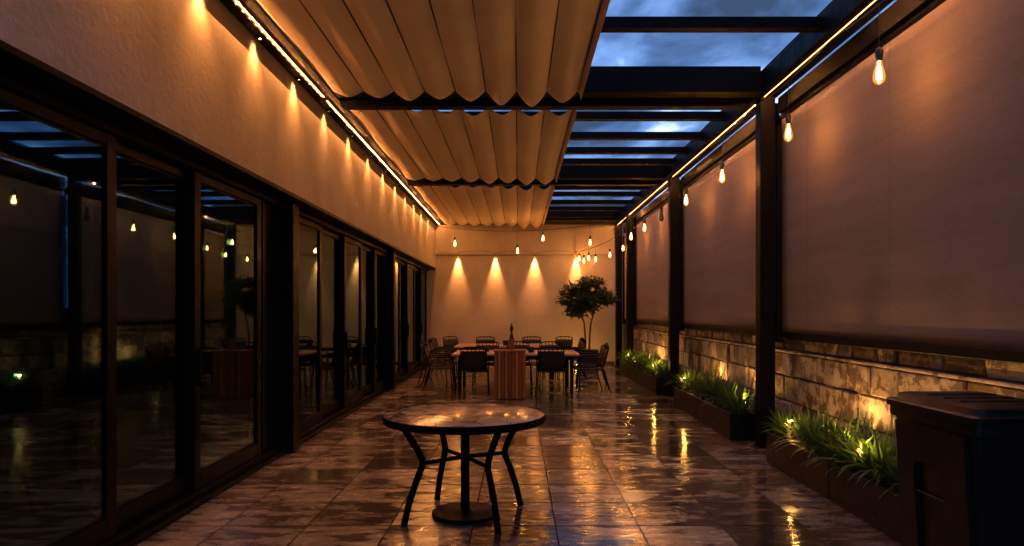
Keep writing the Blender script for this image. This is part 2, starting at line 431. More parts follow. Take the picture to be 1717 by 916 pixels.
M = dict(
    plaster=m_plaster(), brick=m_brickwall(), metal=m_metal(), frame=m_metal("door_frame_metal", (0.0028, 0.0026, 0.0026), 0.40, 0.07),
    floor=m_floor(), canopy=m_fabric("canopy_cloth", (0.80, 0.67, 0.52), (0.88, 0.76, 0.61), 0.04), screen=m_screen(), stone=m_stone(),
    wood=m_wood("red_wood", (0.15, 0.05, 0.010), (0.46, 0.20, 0.045), 2, 0.8), plank=m_wood("table_wood", (0.36, 0.20, 0.08), (0.62, 0.40, 0.19), 0, 0.35),
    glass=m_glass(), bulb=m_bulbglass(), filament=m_emit("filament", (1.0, 0.48, 0.13), 45.0), led=m_emit("led_core", (1.0, 0.36, 0.11), LED_STRENGTH), diffuser=m_emit("led_diffuser", (1.0, 0.27, 0.07), 0.7),
    lens=m_emit("lamp_lens", (1.0, 0.58, 0.2), 30.0), lens_small=m_emit("garden_lamp_lens", (1.0, 0.56, 0.16), 14.0),
    grass=m_leaf("grass_blade", (0.026, 0.080, 0.014), (0.10, 0.21, 0.036)), leaf=m_leaf("tree_leaf", (0.018, 0.040, 0.014), (0.05, 0.095, 0.03)),
    bark=m_plain("bark", (0.13, 0.085, 0.05), 0.8, 18, 0.4, 0.5), planter=m_metal("planter_metal", (0.008, 0.007, 0.0066), 0.36, 0.25),
    soil=m_plain("soil", (0.035, 0.024, 0.016), 0.95, 30, 0.5, 0.8), plastic=m_metal("bin_plastic", (0.006, 0.0056, 0.0054), 0.40, 0.35),
    steel=m_metal("brushed_steel", (0.28, 0.27, 0.26), 0.3), chair=m_metal("chair_frame", (0.012, 0.011, 0.010), 0.34),
    sling=m_plain("chair_sling", (0.014, 0.012, 0.011), 0.6, 60, 0.3, 0.2), ground=m_plain("ground_earth", (0.06, 0.05, 0.04), 0.9, 2, 0.4),
    rail=m_metal("rail_paint", (0.0025, 0.0024, 0.0024), 0.55, 0.03),
    bar=m_metal("bin_bar", (0.09, 0.085, 0.08), 0.35),
    room_wall=m_plain("room_paint", (0.22, 0.25, 0.27), 0.8), room_floor=m_plain("room_floor", (0.26, 0.28, 0.29), 0.3, 3),
    curtain=m_plain("curtain_cloth", (0.24, 0.31, 0.34), 0.9), skirting=m_plain("skirting_paint", (0.05, 0.045, 0.04), 0.5), black=m_plain("black_rubber", (0.012, 0.012, 0.012), 0.5),
)

# ------------------------------------------------------------------ ground, floor
g = MB().add([(-80,-80,-0.02),(80,-80,-0.02),(80,80,-0.02),(-80,80,-0.02)], [(0,1,2,3)]).build('ground', M['ground']); tag(g, kind='structure')
f = MB().box(-2.80, 3.09, -3.0, 19.1, -0.012, 0.0).build('floor', M['floor']); tag(f, kind='structure')

# ------------------------------------------------------------------ house on the left
PX = -2.356                                        # face of the plaster
house = thing('house', 'long cream plastered house wall above black framed sliding glass doors', 'house', (0,0,0))
MB().box(-2.95, PX, -3.0, 19.097, 2.79, 4.7).build('wall', M['plaster'], house)
b = MB()
b.box(-2.86, PX+0.012, -3.0, 19.06, 2.745, 2.788, 0.004)
b.box(-2.86, -2.56, -3.0, 19.06, 2.69, 2.742, 0.004)
b.build('soffit', M['frame'], house)
b = MB()
b.box(-2.86, -2.53, -3.0, 19.06, 0.0, 0.045, 0.004)
b.box(-2.84, -2.585, -3.0, 19.06, 0.045, 0.085, 0.004)
for x in (-2.60, -2.655, -2.715): b.box(x-0.008, x+0.008, -3.0, 19.06, 0.085, 0.105)
b.build('door_track', M['frame'], house)
def slider(y0, y1, x, st=0.105):
    z0, z1 = 0.107, 2.685
    fr = MB()
    t = 0.05
    fr.box(x-t/2, x+t/2, y0, y0+st, z0, z1, 0.004); fr.box(x-t/2, x+t/2, y1-st, y1, z0, z1, 0.004)
    fr.box(x-t/2, x+t/2, y0+st, y1-st, z0, z0+0.13, 0.004); fr.box(x-t/2, x+t/2, y0+st, y1-st, z1-0.07, z1, 0.004)
    d = fr.build('sliding_door', M['frame'], house)
    MB().box(x-0.006, x+0.006, y0+st-0.01, y1-st+0.01, z0+0.12, z1-0.06).build('glass_pane', M['glass'], d)
    MB().box(x+t/2, x+t/2+0.028, y0+0.045, y0+0.07, 0.95, 1.25, 0.006).build('handle', M['frame'], d)
XA, XB = -2.632, -2.692
edges1 = [-1.6, 0.2, 2.0, 4.30, 5.42, 6.78]
edges2 = [7.56, 8.84, 10.06, 11.12, 12.16, 13.18]
edges3 = [13.5, 14.75, 15.75, 16.85, 17.95, 19.03]
for ed in (edges1, edges2, edges3):
    for i in range(5):
        slider(ed[i]-0.04, ed[i+1]+0.04 if i < 4 else ed[i+1], XA if i % 2 == 0 else XB)
for y in (7.3, 13.2):
    b = MB(); b.box(-2.63, -2.46, y, y+0.20, 0.0, 2.744, 0.006); b.box(-2.64, -2.45, y-0.008, y+0.208, 0.0, 0.03, 0.003)
    b.build('pillar', M['frame'], house)
MB().box(-2.76, -2.64, 6.79, 7.296, 0.107, 2.688, 0.004).box(-2.64, -2.61, 6.83, 6.87, 0.107, 2.688, 0.003).build('jamb', M['frame'], house)
# the dark room behind the glass
b = MB(); b.box(-8.2, -8.0, -3.0, 19.05, 0, 2.9); b.box(-8.0, -2.87, -3.2, -3.0, 0, 2.9); b.box(-8.0, -2.96, -3.0, 19.05, 2.9, 3.05); b.box(-8.0, -2.87, 19.0, 19.09, 0, 2.9)
b.build('room_wall', M['room_wall'], house)
MB().box(-8.0, -2.87, -3.0, 19.0, 0.0, 0.03).build('room_floor', M['room_floor'], house)
b = MB(); pts = []
for i in range(41):
    y = 6.28 + i*0.0122; pts.append((-2.80 + 0.022*math.sin(i*1.3), y))
vs = [(x, y, z) for z in (0.04, 2.68) for x, y in pts]
n = len(pts)
b.add(vs, [(i, i+1, n+i+1, n+i) for i in range(n-1)])
cu = b.build('curtain', M['curtain'], house, True)
so = cu.modifiers.new('thick', 'SOLIDIFY'); so.thickness = 0.006

# ------------------------------------------------------------------ back wall
bw = thing('back_wall', 'cream painted brick end wall behind the dining tables', 'wall', (0, 19.1, 0))
MB().box(-2.87, 3.5, 0.0, 0.3, 0, 4.7).build('brickwork', M['brick'], bw)
MB().box(PX+0.004, 2.74, -0.14, -0.003, 3.17, 4.7).build('fascia', M['plaster'], bw)
MB().box(-2.5, 2.74, -0.018, -0.003, 0.0, 0.12, 0.003).build('skirting', M['skirting'], bw)
MB().box(2.42, 2.50, -0.012, -0.003, 0.33, 0.45, 0.004).build('socket_plate', M['plaster'], bw)

# ------------------------------------------------------------------ pergola
ZB, ZT = 4.0, 4.25
per = thing('pergola', 'black steel pergola frame with slim rafters and glowing strip lights', 'pergola', (0,0,0))
MB().box(PX+0.003, -2.08, -2.5, 18.95, ZB, ZT, 0.004).build('side_beam', M['metal'], per)
MB().box(2.72, 2.96, -2.5, 18.95, ZB, ZT, 0.004).build('side_beam', M['metal'], per)
for c in (3.0, 7.68, 12.5):
    b = MB()
    b.box(-2.078, 2.718, c-0.23, c-0.02, ZB+0.002, ZT-0.01, 0.004)
    b.box(-2.078, 2.718, c-0.018, c+0.10, ZB+0.055, ZT-0.03, 0.004)
    b.box(-2.078, 2.718, c+0.102, c+0.26, 3.945, 4.06, 0.004)
    b.box(-2.078, 2.718, c-0.20, c-0.05, ZT-0.01, ZT+0.05, 0.004)
    b.build('portal_beam', M['metal'], per)
MB().box(-2.078, 2.718, 17.95, 18.94, 4.01, ZT-0.01, 0.004).box(-2.078, 2.718, 17.75, 17.94, ZB+0.06, ZT-0.012, 0.004).build('portal_beam', M['metal'], per)
for y in (-0.6, 1.2, 4.5, 6.05, 8.9, 9.9, 10.8, 11.6, 14.0, 14.8, 15.9, 16.9):
    MB().box(-2.078, 2.718, y-0.06, y+0.06, 4.10, 4.20, 0.004).build('rafter', M['metal'], per)
for y in (-1.4, 3.0, 7.68, 12.2, 17.0, 18.87):
    b = MB(); b.box(2.755, 2.925, y-0.08, y+0.08, 0.006, 3.998, 0.005); b.box(2.735, 2.945, y-0.10, y+0.10, 0.0, 0.014, 0.003)
    b.build('post', M['metal'], per)
segs = [(3.9, 7.62), (7.74, 12.42), (12.54, 16.9), (17.02, 18.85)]
for x in (-2.216, 2.80):
    for y0, y1 in segs:
        st = MB().box(x-0.011, x+0.011, y0, y1, ZB-0.006, ZB-0.002).build('led_strip', M['diffuser'], per)
        MB().box(x-0.0045, x+0.0045, y0+0.01, y1-0.01, ZB-0.0075, ZB-0.0065).build('led_core', M['led'], st)
        lo = 0.012 if x > 0 else 0.024
        MB().box(x-0.016, x-0.0115, y0, y1, ZB-lo, ZB-0.001).build('led_channel', M['rail'], per)  # added lip: shields plaster from the left strip, door glass from the right
        MB().box(x+0.0115, x+0.016, y0, y1, ZB-0.008, ZB-0.001).build('led_channel', M['rail'], per)
        n = int((y1-y0)/(0.36 if x > 0 else 0.13))
        for k in range(n):
            lamp('led_diode', 'POINT', LED_W*(y1-y0)/n/0.36, (x, y0+(k+0.5)*(y1-y0)/n, ZB-0.011), per, shadow_soft_size=0.0)

# ------------------------------------------------------------------ fabric canopy panels
def canopy(y0, y1, label, front_open):
    t = thing('shade_canopy', label, 'canopy', (0, y0, 3.95), 0, 'folded fabric canopies between the pergola beams')
    X0, X1, ns = -2.06, 0.66, 8
    rnd = random.Random(int(y0*10))
    seams = [X0 + (X1-X0)*i/ns for i in range(ns+1)]
    jit = [rnd.uniform(0.75, 1.3) for _ in range(ns)]
    b = MB(); ny = 40; per_s = 10; rows = []
    for j in range(ny+1):
        v = j/ny; y = v*(y1-y0); row = []
        for i in range(ns):
            amp = (0.024 + 0.042*i/(ns-1))*jit[i]
            endk = 1 + 1.3*(abs(v-0.5)*2)**6
            for k in range(per_s if i < ns-1 else per_s+1):
                u = k/per_s
                x = seams[i] + u*(seams[i+1]-seams[i])
                sag = 1 - (abs(2*u-1))**1.5
                z = 0.055 - amp*endk*sag + 0.006*math.sin((2.2+0.7*jit[i])*y+i*2.1)*math.sin(math.pi*u) + 0.004*math.sin(2.3*y+3.1*x)
                row.append((x, y + 0.025*sag*(1 if v > 0.98 else (-1 if v < 0.02 else 0)), z))
        # drop at the free right edge
        x, yy, z = row[-1]
        row.append((x+0.03, yy, z-0.05)); row.append((x+0.035, yy, z-0.10))
        rows.append(row)
    m = len(rows[0]); vs = [p for r in rows for p in r]
    b.add(vs, [(j*m+i, j*m+i+1, (j+1)*m+i+1, (j+1)*m+i) for j in range(ny) for i in range(m-1)])
    c = b.build('canopy_cloth', M['canopy'], t, 'all')
    s = c.modifiers.new('thick', 'SOLIDIFY'); s.thickness = 0.004; s.offset = 0
    for i, x in enumerate(seams):
        MB().box(x-0.006, x+0.006, 0.01, y1-y0-0.01, 0.048, 0.062, 0.002).build('batten', M['metal'], t)
    return t
canopy(2.9+0.4, 7.42, 'nearest and largest tan canopy panel, folded in long scallops', True)
canopy(7.99, 12.22, 'middle tan canopy panel between the two dark cross beams', True)
canopy(12.82, 18.55, 'farthest tan canopy panel, ending above the back wall', True)

# ------------------------------------------------------------------ roller screens and stone wall on the right
def screen(y0, y1, label):
    t = thing('roller_screen', label, 'screen', (2.985, y0, 0), 0, 'roller screens along the right side')
    L_ = y1-y0
    b = MB(); nv, nh = 24, 24
    vs = []
    for j in range(nv+1):
        for i in range(nh+1):
            u, v = i/nh, j/nv
            vs.append((0.003*math.sin(math.pi*u)*math.sin(math.pi*v), 0.03+u*(L_-0.06), 1.31+v*(3.72-1.31)))
    w = nh+1
    b.add(vs, [(j*w+i, j*w+i+1, (j+1)*w+i+1, (j+1)*w+i) for j in range(nv) for i in range(nh)])
    c = b.build('screen_cloth', M['screen'], t, 'all'); s = c.modifiers.new('thick', 'SOLIDIFY'); s.thickness = 0.003; s.offset = 0
    MB().tube([(0.06, 0.01, 3.765), (0.06, L_-0.01, 3.765)], 0.072, 16).build('roller_tube', M['rail'], t, True)
    MB().box(-0.022, 0.022, 0.02, L_-0.02, 1.245, 1.32, 0.006).build('bottom_bar', M['metal'], t)
    for yy in (0.0, L_-0.03): MB().box(-0.055, 0.03, yy, yy+0.03, 1.2, 3.66, 0.003).build('guide_rail', M['metal'], t)
    MB().box(-0.035, 0.055, 0.0, L_, 3.80, 3.978, 0.004).build('head_rail', M['rail'], t)
    for k in range(int(L_/1.1)+1):
        yy = min(0.25 + k*1.1, L_-0.1); MB().box(-0.01, 0.05, yy, yy+0.035, 3.979, 3.998, 0.003).build('bracket', M['metal'], t)
screen(3.09, 7.59, 'largest and nearest brown roller screen beside the wheelie bin')
screen(7.77, 12.11, 'second brown roller screen from the camera, above the middle planters')
screen(12.29, 16.91, 'third brown roller screen, above the far planters')
screen(17.09, 18.78, 'narrow farthest roller screen beside the back wall')
screen(-1.3, 2.91, 'brown roller screen beside the camera, before the nearest post')

def stone_wall():
    rnd = random.Random(4); b = MB()
    b.box(3.10, 3.45, -2.5, 19.09, 0.0, 1.62, col=(0.05, 0.95, 0.2))
    def blk(xf, y0, y1, z0, z1):
        d = rnd.uniform(-0.020, 0.012); gp = 0.006
        tone = (rnd.random()**0.8, rnd.random(), rnd.random())
        x0 = xf+d; nx, nz = 3, 3
        # front face as a slightly uneven grid
        y0 += gp; y1 -= gp; z0 += gp; z1 -= gp
        e = 0.012
        ys = [y0, y0+e, (y0+y1)/2, y1-e, y1]; zs = [z0, z0+e, (z0+z1)/2, z1-e, z1]
        vs = []
        for zz in zs:
            for yy in ys:
                edge = (yy in (y0, y1)) or (zz in (z0, z1))
                vs.append((x0 + (0.018 if edge else rnd.uniform(-0.007, 0.007)), yy, zz))
        fs = [(j*5+i, j*5+i+1, (j+1)*5+i+1, (j+1)*5+i) for j in range(4) for i in range(4)]
        o = len(vs)
        vs += [(xf+0.08, y0, z0), (xf+0.08, y1, z0), (xf+0.08, y1, z1), (xf+0.08, y0, z1)]
        fs += [(0,1,2,3,4,o+1,o), (4,9,14,19,24,o+2,o+1), (24,23,22,21,20,o+3,o+2), (20,15,10,5,0,o,o+3)]
        b.add(vs, fs, tone)
    for xf, z0, z1 in ((3.045,0.0,0.26),(3.045,0.26,0.53),(3.045,0.53,0.82),(3.045,0.82,1.085),(3.062,1.115,1.34),(3.062,1.34,1.6)):
        y = -2.5 + rnd.uniform(-0.2, 0)
        while y < 19.0:
            w = rnd.choice((0.20, 0.26, 0.32, 0.38, 0.46, 0.58))*rnd.uniform(0.9, 1.1)
            blk(xf, y, min(y+w, 19.08), z0, z1); y += w
    y = -2.5
    while y < 19.0:
        w = rnd.uniform(0.7, 1.2); y2 = min(y+w, 19.08)
        b.box(3.025, 3.20, y+0.002, y2-0.002, 1.087, 1.113, 0.005, col=(0.7, rnd.random()*0.5, rnd.random())); y = y2
    o = b.build('stone_wall', M['stone'])
    tag(o, 'low wall of stained stone blocks under the roller screens', 'wall')
stone_wall()

# ------------------------------------------------------------------ downlights
ORD = ['nearest', 'second', 'third', 'fourth', 'fifth', 'sixth', 'seventh', 'eighth', 'ninth', 'tenth', 'eleventh', 'twelfth', 'thirteenth', 'fourteenth', 'fifteenth', 'sixteenth']
def downlight(loc, label, group, e, size, tilt=(0,0,0), proto=None):
    t = thing('downlight', label, 'downlight', loc, 0, group)
    b = MB(); b.lathe([(0.0, 0.0), (0.020, 0.0), (0.020, -0.022), (0.016, -0.022), (0.016, -0.012), (0.0, -0.012)], 14)
    b.build('housing', M['metal'], t, True)
    MB().lathe([(0.0, -0.013), (0.0135, -0.0135), (0.0, -0.017)], 12).build('lens', M['lens'], t, True)
    lo = lamp('downlight_beam', 'SPOT', e, (0, 0, -0.03), t, spot_size=math.radians(size), spot_blend=1.0, shadow_soft_size=0.04)
    lo.rotation_euler = tilt
    return t
ws = [1.5, 2.65, 3.8, 4.93, 5.95, 7.0, 8.1, 9.25, 10.45, 11.6, 12.75, 13.9, 15.05, 16.2, 17.4]
vis = [y for y in ws if y > 4.5]
for y in ws:
    lab = f'{ORD[vis.index(y)]} small downlight from the camera washing the plaster wall, left beam' if y in vis else 'small downlight on the left beam nearer than the frame shows'
    downlight((-2.300, y, ZB-0.001), lab, 'wall washers along the left beam', WASH_W*random.Random(int(y*50)).uniform(0.75, 1.2), 88, (0, math.radians(4), 0))
for x, w in zip((-1.72, -0.65, 0.47, 1.65), ('leftmost', 'second from left', 'third from left', 'rightmost, above the small tree,')):
    downlight((x, 19.1-0.055, 3.168), f'back wall downlight, {w} of the four under the ledge', 'back wall downlights', BACK_W*random.Random(int(x*90)).uniform(0.8, 1.2), 46, (math.radians(1.5), 0, 0))

# ------------------------------------------------------------------ string lights
def bulb(loc, cord, label, group, scale=1.0, lit=True):
    t = thing('light_bulb', label, 'light bulb', loc, 0, group)
    k = scale
    MB().lathe([(0.0,-0.062*k),(0.010*k,-0.060*k),(0.024*k,-0.050*k),(0.032*k,-0.034*k),(0.033*k,-0.018*k),(0.029*k,0.008*k),(0.021*k,0.040*k),(0.0155*k,0.062*k),(0.015*k,0.075*k)], 16).build('glass', M['bulb'] if lit else M['glass'], t, 'all')
    MB().lathe([(0.0165*k,0.068*k),(0.0175*k,0.072*k),(0.0175*k,0.092*k),(0.021*k,0.094*k),(0.022*k,0.125*k),(0.016*k,0.140*k),(0.006*k,0.146*k)], 14).build('lamp_holder', M['black'], t, True)
    MB().tube([(0,0,0.140*k), (0,0,cord)], 0.0035, 6).build('cord', M['black'], t)
    b = MB()
    for i in range(5):
        a = 2*math.pi*i/5
        b.tube([(0.009*k*math.cos(a), 0.009*k*math.sin(a), 0.035*k), (0.013*k*math.cos(a+0.4), 0.013*k*math.sin(a+0.4), -0.032*k)], 0.0032*k, 5)
    b.tube([(0,0,0.07*k),(0,0,0.03*k)], 0.004*k, 6)
    b.build('filament', M['filament'] if lit else M['steel'], t)
    if lit: lamp('bulb_light', 'POINT', BULB_W, (0, 0, 0), t, color=(1.0, 0.365, 0.10), shadow_soft_size=0.009*k)
    return t
BX, BZ = 2.62, 3.28
GR = 'edison bulbs hanging along the right beam'
cab = MB(); pts = []
for i in range(0, 110):
    y = 2.0 + i*0.155
    pts.append((2.62+0.01*math.sin(y*3), y, 3.82 - 0.03*abs(math.sin(y*1.7))))
cab.tube(pts, 0.006, 5)
tag(cab.build('light_cable', M['black']), 'black cable running along the right beam above the hanging bulbs', 'cable')
for y, lab, lit in ((5.0, 'largest hanging edison bulb, in front of the nearest screen at top right', True),
        (6.68, 'second edison bulb from the camera, left of the nearest screen', True),
        (8.85, 'edison bulb hanging nearest the camera before the second screen', True),
        (10.75, 'edison bulb hanging farther along before the second screen', True),
        (12.6, 'unlit edison bulb hanging past the second post', False),
        (14.3, 'edison bulb hanging before the third screen, the nearer one', True),
        (16.0, 'edison bulb hanging before the third screen, the farther one', True)):
    bulb((BX, y*0.97, BZ), 3.80-BZ, lab, GR, 1.3, lit)
# strings across the far end
def cat(p0, p1, sag, n=28):
    p0, p1 = Vector(p0), Vector(p1)
    return [p0.lerp(p1, i/n) - Vector((0, 0, sag*4*(i/n)*(1-i/n))) for i in range(n+1)]
def cable(pts, label, r=0.007):
    return tag(MB().tube(pts, r, 5).build('light_cable', M['black']), label, 'cable')
c1 = cat((-2.2, 18.2, 3.87), (2.76, 16.0, 3.80), 0.22)
cable(c1, 'sagging black bulb cable strung across the end of the terrace')
c2 = cat((2.74, 16.9, 3.62), (1.62, 18.93, 3.24), 0.10, 18)
cable(c2, 'black bulb cable dropping from the right post to the back wall ledge')
c3 = []
for a, bb in zip((-1.72, -0.65, 0.47), (-0.65, 0.47, 1.65)): c3 += cat((a, 18.93, 3.20), (bb, 18.93, 3.20), -0.07, 10)[:-1]
cable([Vector((-2.3, 18.93, 3.22))] + c3 + [Vector((1.65, 18.93, 3.20))], 'thin wire looping between the downlights on the back wall', 0.004)
G2 = 'bulbs on the cables across the far end'
def on(c, u): 
    k = u*(len(c)-1); i = int(k); return c[i].lerp(c[min(i+1, len(c)-1)], k-i)
for u, drop, lab in ((0.10, 0.42, 'leftmost bulb on the sagging end cable'), (0.44, 0.52, 'bulb hanging low near the middle of the end cable'),
                     (0.57, 0.22, 'bulb on a short cord right of the middle of the end cable'), (0.80, 0.44, 'rightmost long-corded bulb on the sagging end cable')):
    p = on(c1, u); bulb((p.x, p.y, p.z-drop), drop, lab, G2, 1.25)
for u, drop, lab in ((0.06, 0.42, 'bulb beside the right post at the top of the dropping cable'), (0.30, 0.40, 'second bulb from the post on the dropping cable'), (0.58, 0.36, 'third bulb from the post on the dropping cable'),
                     (0.72, 0.26, 'small bulb between the last two on the dropping cable'), (0.92, 0.22, 'smallest bulb close to the wall end of the dropping cable'),
                     (0.82, 0.30, 'small bulb above the tree near the wall end of the dropping cable')):
    p = on(c2, u); bulb((p.x, p.y, p.z-drop), drop, lab, G2, 1.15)

# ------------------------------------------------------------------ planters, grass, garden lamps
def grass_mesh(seed, n=110, hgt=0.42):
    rnd = random.Random(seed); b = MB()
    for _ in range(n):
        a = rnd.uniform(0, 2*math.pi); r0 = rnd.random()**0.6*0.10
        L_ = hgt*rnd.uniform(0.45, 1.2); lean = rnd.uniform(0.1, 0.95); w = rnd.uniform(0.009, 0.019)
        x, y, z = r0*math.cos(a), r0*math.sin(a), 0.0
        a2 = a + rnd.uniform(-0.5, 0.5); d = Vector((math.cos(a2), math.sin(a2), 0)); sd_ = Vector((-d.y, d.x, 0))
        segs_ = 6; th = math.radians(88) - lean*0.5; p = Vector((x, y, z)); vs = []
        for i in range(segs_+1):
            u = i/segs_; ww = w*(1-u**2.2) + 0.0008
            vs += [p - sd_*ww, p + sd_*ww]
            p = p + (d*math.cos(th) + Vector((0,0,1))*math.sin(th))*(L_/segs_)
            th -= lean*rnd.uniform(0.25, 0.5)
        t = rnd.random()
        b.add(vs, [(2*i, 2*i+1, 2*i+3, 2*i+2) for i in range(segs_)], (t, t, t))
    me = b
    return me
proto_grass = []
for sd_ in (1, 2, 3):
    o = grass_mesh(sd_).build('grass_tuft', M['grass'], None, 'all'); proto_grass.append(o)
PXF, PXB = 2.555, 2.87
def planter(y0, y1, label, glabel, lights, seed):
    t = thing('planter', label, 'planter', (0, y0, 0), 0, 'black metal planter boxes along the stone wall')
    hz, L_, w = 0.32, y1-y0, 0.016
    b = MB()
    b.box(PXF, PXF+w, 0.004, L_-0.004, 0.0, hz, 0.003); b.box(PXB-w, PXB, 0.004, L_-0.004, 0.0, hz, 0.003)
    b.box(PXF+w, PXB-w, 0.004, 0.004+w, 0.0, hz, 0.003); b.box(PXF+w, PXB-w, L_-0.004-w, L_-0.004, 0.0, hz, 0.003)
    b.build('box', M['planter'], t)
    b = MB(); rnd = random.Random(seed); nx, ny = 6, 20; vs = []
    for j in range(ny+1):
        for i in range(nx+1): vs.append((PXF+w+(PXB-PXF-2*w)*i/nx, 0.02+(L_-0.04)*j/ny, 0.275+rnd.uniform(-0.012, 0.012)))
    b.add(vs, [(j*(nx+1)+i, j*(nx+1)+i+1, (j+1)*(nx+1)+i+1, (j+1)*(nx+1)+i) for j in range(ny) for i in range(nx)])
    b.build('soil', M['soil'], t, 'all')
    n = max(3, int(L_/0.21)); k = 0
    for i in range(n):
        yy = y0 + (i+0.5)*L_/n + rnd.uniform(-0.03, 0.03)
        src = proto_grass[k % 3]; k += 1
        if any(abs(yy-(y0+ly)) < 0.05 and lx > 2.7 for lx, ly in lights): pass
        c = src.copy(); COL.objects.link(c); c.location = (2.735 + rnd.uniform(-0.05, 0.04), yy, 0.27)
        c.rotation_euler = (rnd.uniform(-0.1, 0.1), rnd.uniform(-0.18, 0.05), rnd.uniform(0, 6.28))
        s_ = rnd.uniform(0.65, 1.12); c.scale = (s_, s_, s_)
        tag(c, glabel, 'grass tuft', 'grass tufts in the planters')
    for q, (lx, ly) in enumerate(lights):
        s = thing('garden_light', f'{["small glowing spike light","second small glowing spike light","third small spike light"][q]} among the grass in {label.split(" planter")[0]} planter', 'garden light', (lx, y0+ly, 0.27), 0, 'spike lights in the planters')
        top = 0.20 if lx < 2.75 else 0.12
        MB().tube([(0,0,-0.05),(0,0,top)], 0.005, 6).build('stake', M['black'], s)
        MB().lathe([(0.008, top-0.01),(0.016, top),(0.018, top+0.02),(0.017, top+0.024)], 12).build('lamp_cup', M['black'], s, True)
        MB().lathe([(0.012, top+0.022),(0.010, top+0.029),(0.005, top+0.034),(0.0, top+0.035)], 12).build('lens', M['lens_small'], s, 'all')
        if lx < 2.75: lamp('garden_lamp', 'POINT', GARDEN_W, (0, 0, top+0.07), s, color=(1.0, 0.44, 0.08), shadow_soft_size=0.015)
        else:
            up = lamp('garden_lamp', 'SPOT', UPLIGHT_W, (0, 0, top+0.05), s, color=(1.0, 0.43, 0.10), shadow_soft_size=0.015, spot_size=math.radians(165), spot_blend=1.0)
            up.rotation_euler = (math.pi, 0, 0)
planter(4.14, 5.50, 'nearest black planter beside the wheelie bin', 'strappy grass tuft in the nearest planter beside the bin', [(2.82, 0.45), (2.66, 0.95)], 1)
planter(5.50, 6.88, 'second black planter, just before the nearest post', 'strappy grass tuft in the planter before the nearest post', [(2.64, 0.95), (2.83, 0.30)], 2)
planter(8.05, 9.45, 'black planter just beyond the nearest post', 'strappy grass tuft in the planter beyond the nearest post', [(2.84, 0.30)], 3)
planter(9.45, 10.95, 'black planter under the far half of second screen', 'strappy grass tuft under the far half of the second screen', [(2.62, 1.1), (2.84, 0.5)], 4)
planter(12.40, 13.8, 'black planter just beyond the second post', 'strappy grass tuft in the planter beyond the second post', [(2.62, 0.5), (2.84, 0.9)], 5)
planter(13.8, 15.4, 'black planter under the third screen, toward back wall', 'strappy grass tuft under the third screen toward the back wall', [(2.62, 0.9), (2.84, 0.4)], 6)
planter(15.4, 16.8, 'farthest black planter near the back corner', 'strappy grass tuft in the farthest planter', [(2.66, 0.7)], 7)
for o in proto_grass: bpy.data.objects.remove(o)

# ------------------------------------------------------------------ round table in front
def round_table():
    t = thing('round_table', 'round mosaic topped metal pedestal table standing wet in the foreground', 'table', (-0.405, 5.1, 0))
    R = 0.618
    MB().lathe([(0, 0.745), (R-0.02, 0.745), (R-0.012, 0.748), (R-0.012, 0.771), (R-0.02, 0.773), (0, 0.773)], 72).build('tabletop', M['mosaic'] if 'mosaic' in M else m_mosaic(), t, True)
    MB().lathe([(R-0.035, 0.722), (R-0.004, 0.722), (R, 0.727), (R, 0.772), (R-0.004, 0.776), (R-0.011, 0.776), (R-0.011, 0.744), (R-0.035, 0.744), (R-0.035, 0.722)], 72).build('rim', M['metal'], t, True)
    MB().lathe([(0, 0.0), (0.25, 0.0), (0.252, 0.006), (0.252, 0.026), (0.246, 0.032), (0.06, 0.036), (0.045, 0.045), (0.0, 0.045)], 48).build('base_plate', M['metal'], t, True)
    MB().lathe([(0.0, 0.04), (0.034, 0.04), (0.034, 0.735), (0.09, 0.738), (0.09, 0.744), (0, 0.744)], 20).build('pole', M['metal'], t, True)
    for k in range(4):
        a = math.radians(32+90*k)
        def P_(r, z): return (r*math.cos(a), r*math.sin(a), z)
        MB().tube([P_(0.50, 0.0), P_(0.455, 0.17), P_(0.39, 0.34), P_(0.352, 0.42), P_(0.353, 0.46), P_(0.385, 0.53), P_(0.47, 0.66), P_(0.52, 0.735)], [0.025]*8, 10).build('leg', M['metal'], t, True)
        MB().tube([P_(0.03, 0.445), P_(0.355, 0.435)], 0.016, 8).build('brace', M['metal'], t, True)
M['mosaic'] = m_mosaic()
round_table()

# ------------------------------------------------------------------ dining tables and chairs
def dining_table(loc, label, W_, D_):
    t = thing('dining_table', label, 'table', loc, 0, 'long wooden dining tables')
    b = MB(); n = 8; rnd = random.Random(int(loc[1]))
    for i in range(n):
        y0 = -D_/2 + D_*i/n; c = rnd.random()
        b.box(-W_/2, W_/2, y0+0.003, y0+D_/n-0.003, 0.715, 0.75, 0.003, col=(c, c, c))
    b.build('tabletop', M['plank'], t)
    b = MB()
    for y in (-D_/2+0.12, D_/2-0.15): b.box(-W_/2+0.12, W_/2-0.12, y, y+0.03, 0.64, 0.713, 0.003)
    for x in (-W_/2+0.12, W_/2-0.15): b.box(x, x+0.03, -D_/2+0.15, D_/2-0.15, 0.64, 0.713, 0.003)
    b.build('apron', M['metal'], t)
    for sx in (-1, 1):
        for sy in (-1, 1):
            x, y = sx*(W_/2-0.14), sy*(D_/2-0.14)
            MB().box(x-0.03, x+0.03, y-0.03, y+0.03, 0.0, 0.64, 0.004).build('leg', M['metal'], t)
dining_table((-0.05, 13.2, 0), 'nearer wooden dining table behind the slatted pedestal', 2.4, 1.4)
dining_table((-0.27, 15.95, 0), 'farther wooden dining table by the back wall', 2.4, 1.4)

